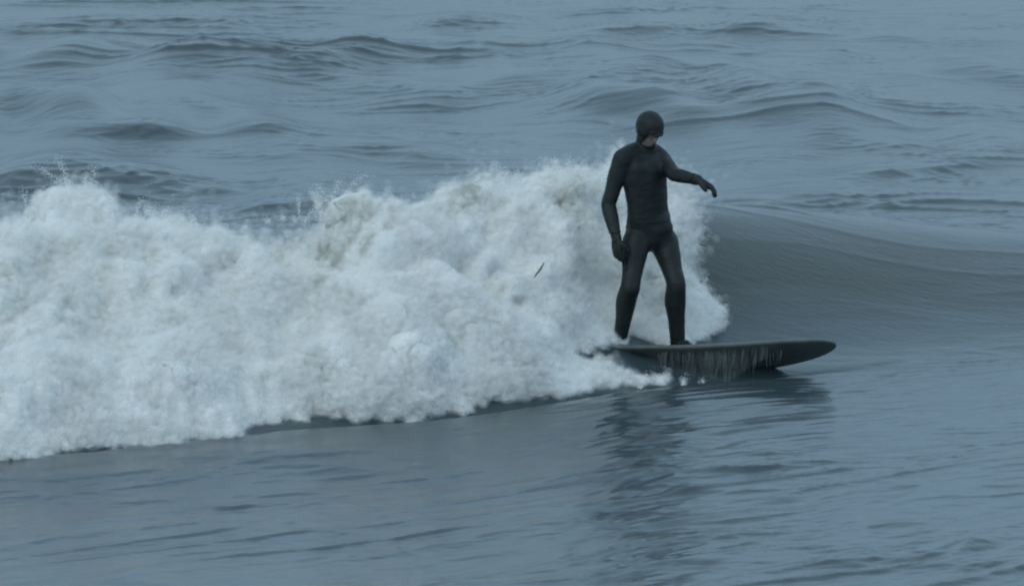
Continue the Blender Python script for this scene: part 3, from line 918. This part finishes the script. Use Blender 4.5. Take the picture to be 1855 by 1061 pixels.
# short peak of the hood over the brow
V, F = [], []
K = 14
for ring, (out_, up_) in enumerate(((0.088, 0.040), (0.134, 0.024), (0.134, 0.018), (0.088, 0.033))):
    for k in range(K + 1):
        a = math.radians(-72 + 144 * k / K)
        rr_ = out_ * (1 - 0.25 * (abs(a) / 1.3) ** 2) if ring in (1, 2) else out_ * 1.0
        V.append(headc + hf * (rr_ * math.cos(a)) + hs * (0.9 * rr_ * math.sin(a) * (0.78 if ring in (1, 2) else 1)) + hu * (up_ - 0.012 * abs(math.sin(a))))
for r_ in range(4):
    for k in range(K):
        a = r_ * (K + 1) + k; b = ((r_ + 1) % 4) * (K + 1) + k
        F.append((a, a + 1, b + 1, b))
pk = link_mesh('hood_peak', V, F, M_NEO); pk.parent = hood; pk.matrix_parent_inverse = hood.matrix_basis.inverted() if False else inv
pk.parent = hood; pk.matrix_parent_inverse = Matrix.Identity(4)

# ------------------------------------------------------------------ water draining off the raised rail
def streak_material():
    m, nt, b = new_mat('falling_water')
    b.inputs['Base Color'].default_value = (0.30, 0.35, 0.34, 1)
    b.inputs['Roughness'].default_value = 0.25
    b.inputs['IOR'].default_value = 1.333
    b.inputs['Transmission Weight'].default_value = 0.55
    return m
M_STREAK = streak_material()
V, F = [], []
def strand(p0, length, r, lean):
    K = 5; n = 7; o = len(V)
    for i in range(n):
        t = i / (n - 1)
        c = p0 + Vector((-lean * t * t * length, -0.02 * t + 0.05 * t * t, -length * t)) + Vector((0.004 * math.sin(7 * t + p0.x * 60), 0, 0))
        rr_ = r * (0.45 + 0.8 * math.sin(math.pi * (0.15 + 0.8 * t))) * (0.15 if i in (0, n - 1) else 1)
        for k in range(K):
            a = 2 * math.pi * k / K
            V.append(c + Vector((math.cos(a) * rr_, math.sin(a) * rr_ * 0.6, 0)))
    for i in range(n - 1):
        for k in range(K):
            F.append((o + i * K + k, o + i * K + (k + 1) % K, o + (i + 1) * K + (k + 1) % K, o + (i + 1) * K + k))
    F.append(tuple(o + k for k in range(K - 1, -1, -1))); F.append(tuple(o + (n - 1) * K + k for k in range(K)))
for q in range(130):
    bx_ = random.choice([random.uniform(0.10, 0.62), random.uniform(0.10, 0.75), random.uniform(0.40, 1.0)])
    s = (bx_ + 0.95) / BL
    x, hw, rk, tk = board_section(s)
    v = random.uniform(0.45, 1.0)
    p0 = on_board(bx_, -hw * v, rk - 0.030)
    drop = max(0.03, p0.z - 0.03) * random.uniform(0.35, 1.0)
    drop = min(drop, 0.30 - 0.20 * max(0.0, min(1.0, (bx_ - 0.3) / 0.7)) + random.uniform(-0.03, 0.03))
    strand(p0 + Vector((0, -0.012, 0)), drop, random.uniform(0.0008, 0.0020), random.uniform(-0.05, 0.15))
cur = link_mesh('draining_water', V, F, M_STREAK)
tag(cur, 'thin streaks of water running down from the raised rail of the surfboard', 'water streaks', kind='stuff')

# a thin broken sheet of water between the streaks
def sheet_material():
    m, nt, b = new_mat('thin_water_sheet')
    b.inputs['Base Color'].default_value = (0.28, 0.32, 0.31, 1)
    b.inputs['Roughness'].default_value = 0.3
    b.inputs['IOR'].default_value = 1.333
    tc = nt.nodes.new('ShaderNodeTexCoord')
    mp = nt.nodes.new('ShaderNodeMapping'); mp.inputs['Scale'].default_value = (34.0, 6.0, 3.2)
    mp.inputs['Rotation'].default_value = (0, math.radians(6), 0)
    nt.links.new(tc.outputs['Object'], mp.inputs[0])
    n1 = tex_noise(nt, 1.0, 4, 0.6, mp.outputs[0], 0.3)
    at = nt.nodes.new('ShaderNodeAttribute'); at.attribute_name = 'fade'
    r = ramp(nt, n1.outputs[0], [(0.42, (0.03, 0.03, 0.03)), (0.74, (0.34, 0.34, 0.34))])
    mu = nt.nodes.new('ShaderNodeMath'); mu.operation = 'MULTIPLY'
    nt.links.new(r.outputs[0], mu.inputs[0]); nt.links.new(at.outputs['Fac'], mu.inputs[1])
    nt.links.new(mu.outputs[0], b.inputs['Alpha'])
    return m
nx_, nz_ = 120, 16
V, F, FA = [], [], []
for i in range(nx_ + 1):
    bx_ = 0.02 + 1.06 * i / nx_
    x, hw, rk, tk = board_section((bx_ + 0.95) / BL)
    p0 = on_board(bx_, -hw * 0.99, rk - 0.012)
    low_ = 0.015 if bx_ < 0.6 else 0.015 + (p0.z - 0.10) * sstep(0.6, 1.0, bx_)
    for j in range(nz_ + 1):
        t = j / nz_
        V.append((p0.x - 0.05 * t * t, p0.y - 0.012 - 0.03 * t + 0.012 * math.sin(bx_ * 23 + t * 2) * t, p0.z + (low_ - p0.z) * t))
        FA.append(float(sstep(0, 0.12, i / nx_) * sstep(1.0, 0.75, i / nx_) * sstep(0.0, 0.2, t) * (0.55 + 0.45 * t)))
for i in range(nx_):
    for j in range(nz_):
        a = i * (nz_ + 1) + j
        F.append((a, a + 1, a + nz_ + 2, a + nz_ + 1))
she = link_mesh('draining_sheet', V, F, sheet_material())
fa_ = she.data.attributes.new('fade', 'FLOAT', 'POINT'); fa_.data.foreach_set('value', FA)
tag(she, 'thin broken sheet of water hanging below the raised rail of the surfboard', 'water sheet', kind='stuff')

# ------------------------------------------------------------------ small dark stick in the foam
def stick():
    m, nt, b = new_mat('wet_wood'); b.inputs['Base Color'].default_value = (0.02, 0.018, 0.014, 1); b.inputs['Roughness'].default_value = 0.5
    ys = np.linspace(-3, 3, 300)
    r = ray(977, 489); t = (ys - CAM.y) / r[1]
    xs = CAM.x + t * r[0]; zs = CAM.z + t * r[2]
    # nearest billow surface along this line of sight
    d2 = (project(Pf[:, 0], Pf[:, 1], Pf[:, 2]))
    near_ = np.hypot(d2[0] - 977, d2[1] - 489) < 14
    yy = Pf[near_, 1].min() - 0.035
    a = P(986, 474, yy - 0.0); b_ = P(968, 504, yy + 0.0)
    V, F = [], []; K = 7; pts = [(0, .0015), (0.15, .0045), (0.5, .0065), (0.85, .005), (1, .0015)]
    d = (b_ - a).normalized(); u = d.cross(Vector((0, 1, 0))).normalized(); v = d.cross(u)
    for t_, r_ in pts:
        c = a.lerp(b_, t_) + u * (0.004 * math.sin(t_ * 5))
        for k in range(K):
            an = 2 * math.pi * k / K
            V.append(c + u * (r_ * math.cos(an)) + v * (r_ * math.sin(an)))
    for i in range(len(pts) - 1):
        for k in range(K): F.append((i * K + k, i * K + (k + 1) % K, (i + 1) * K + (k + 1) % K, (i + 1) * K + k))
    F.append(tuple(range(K - 1, -1, -1))); F.append(tuple((len(pts) - 1) * K + k for k in range(K)))
    o = link_mesh('stick', V, F, m)
    tag(o, 'small dark stick tossed in the white foam left of the surfer', 'stick')
stick()
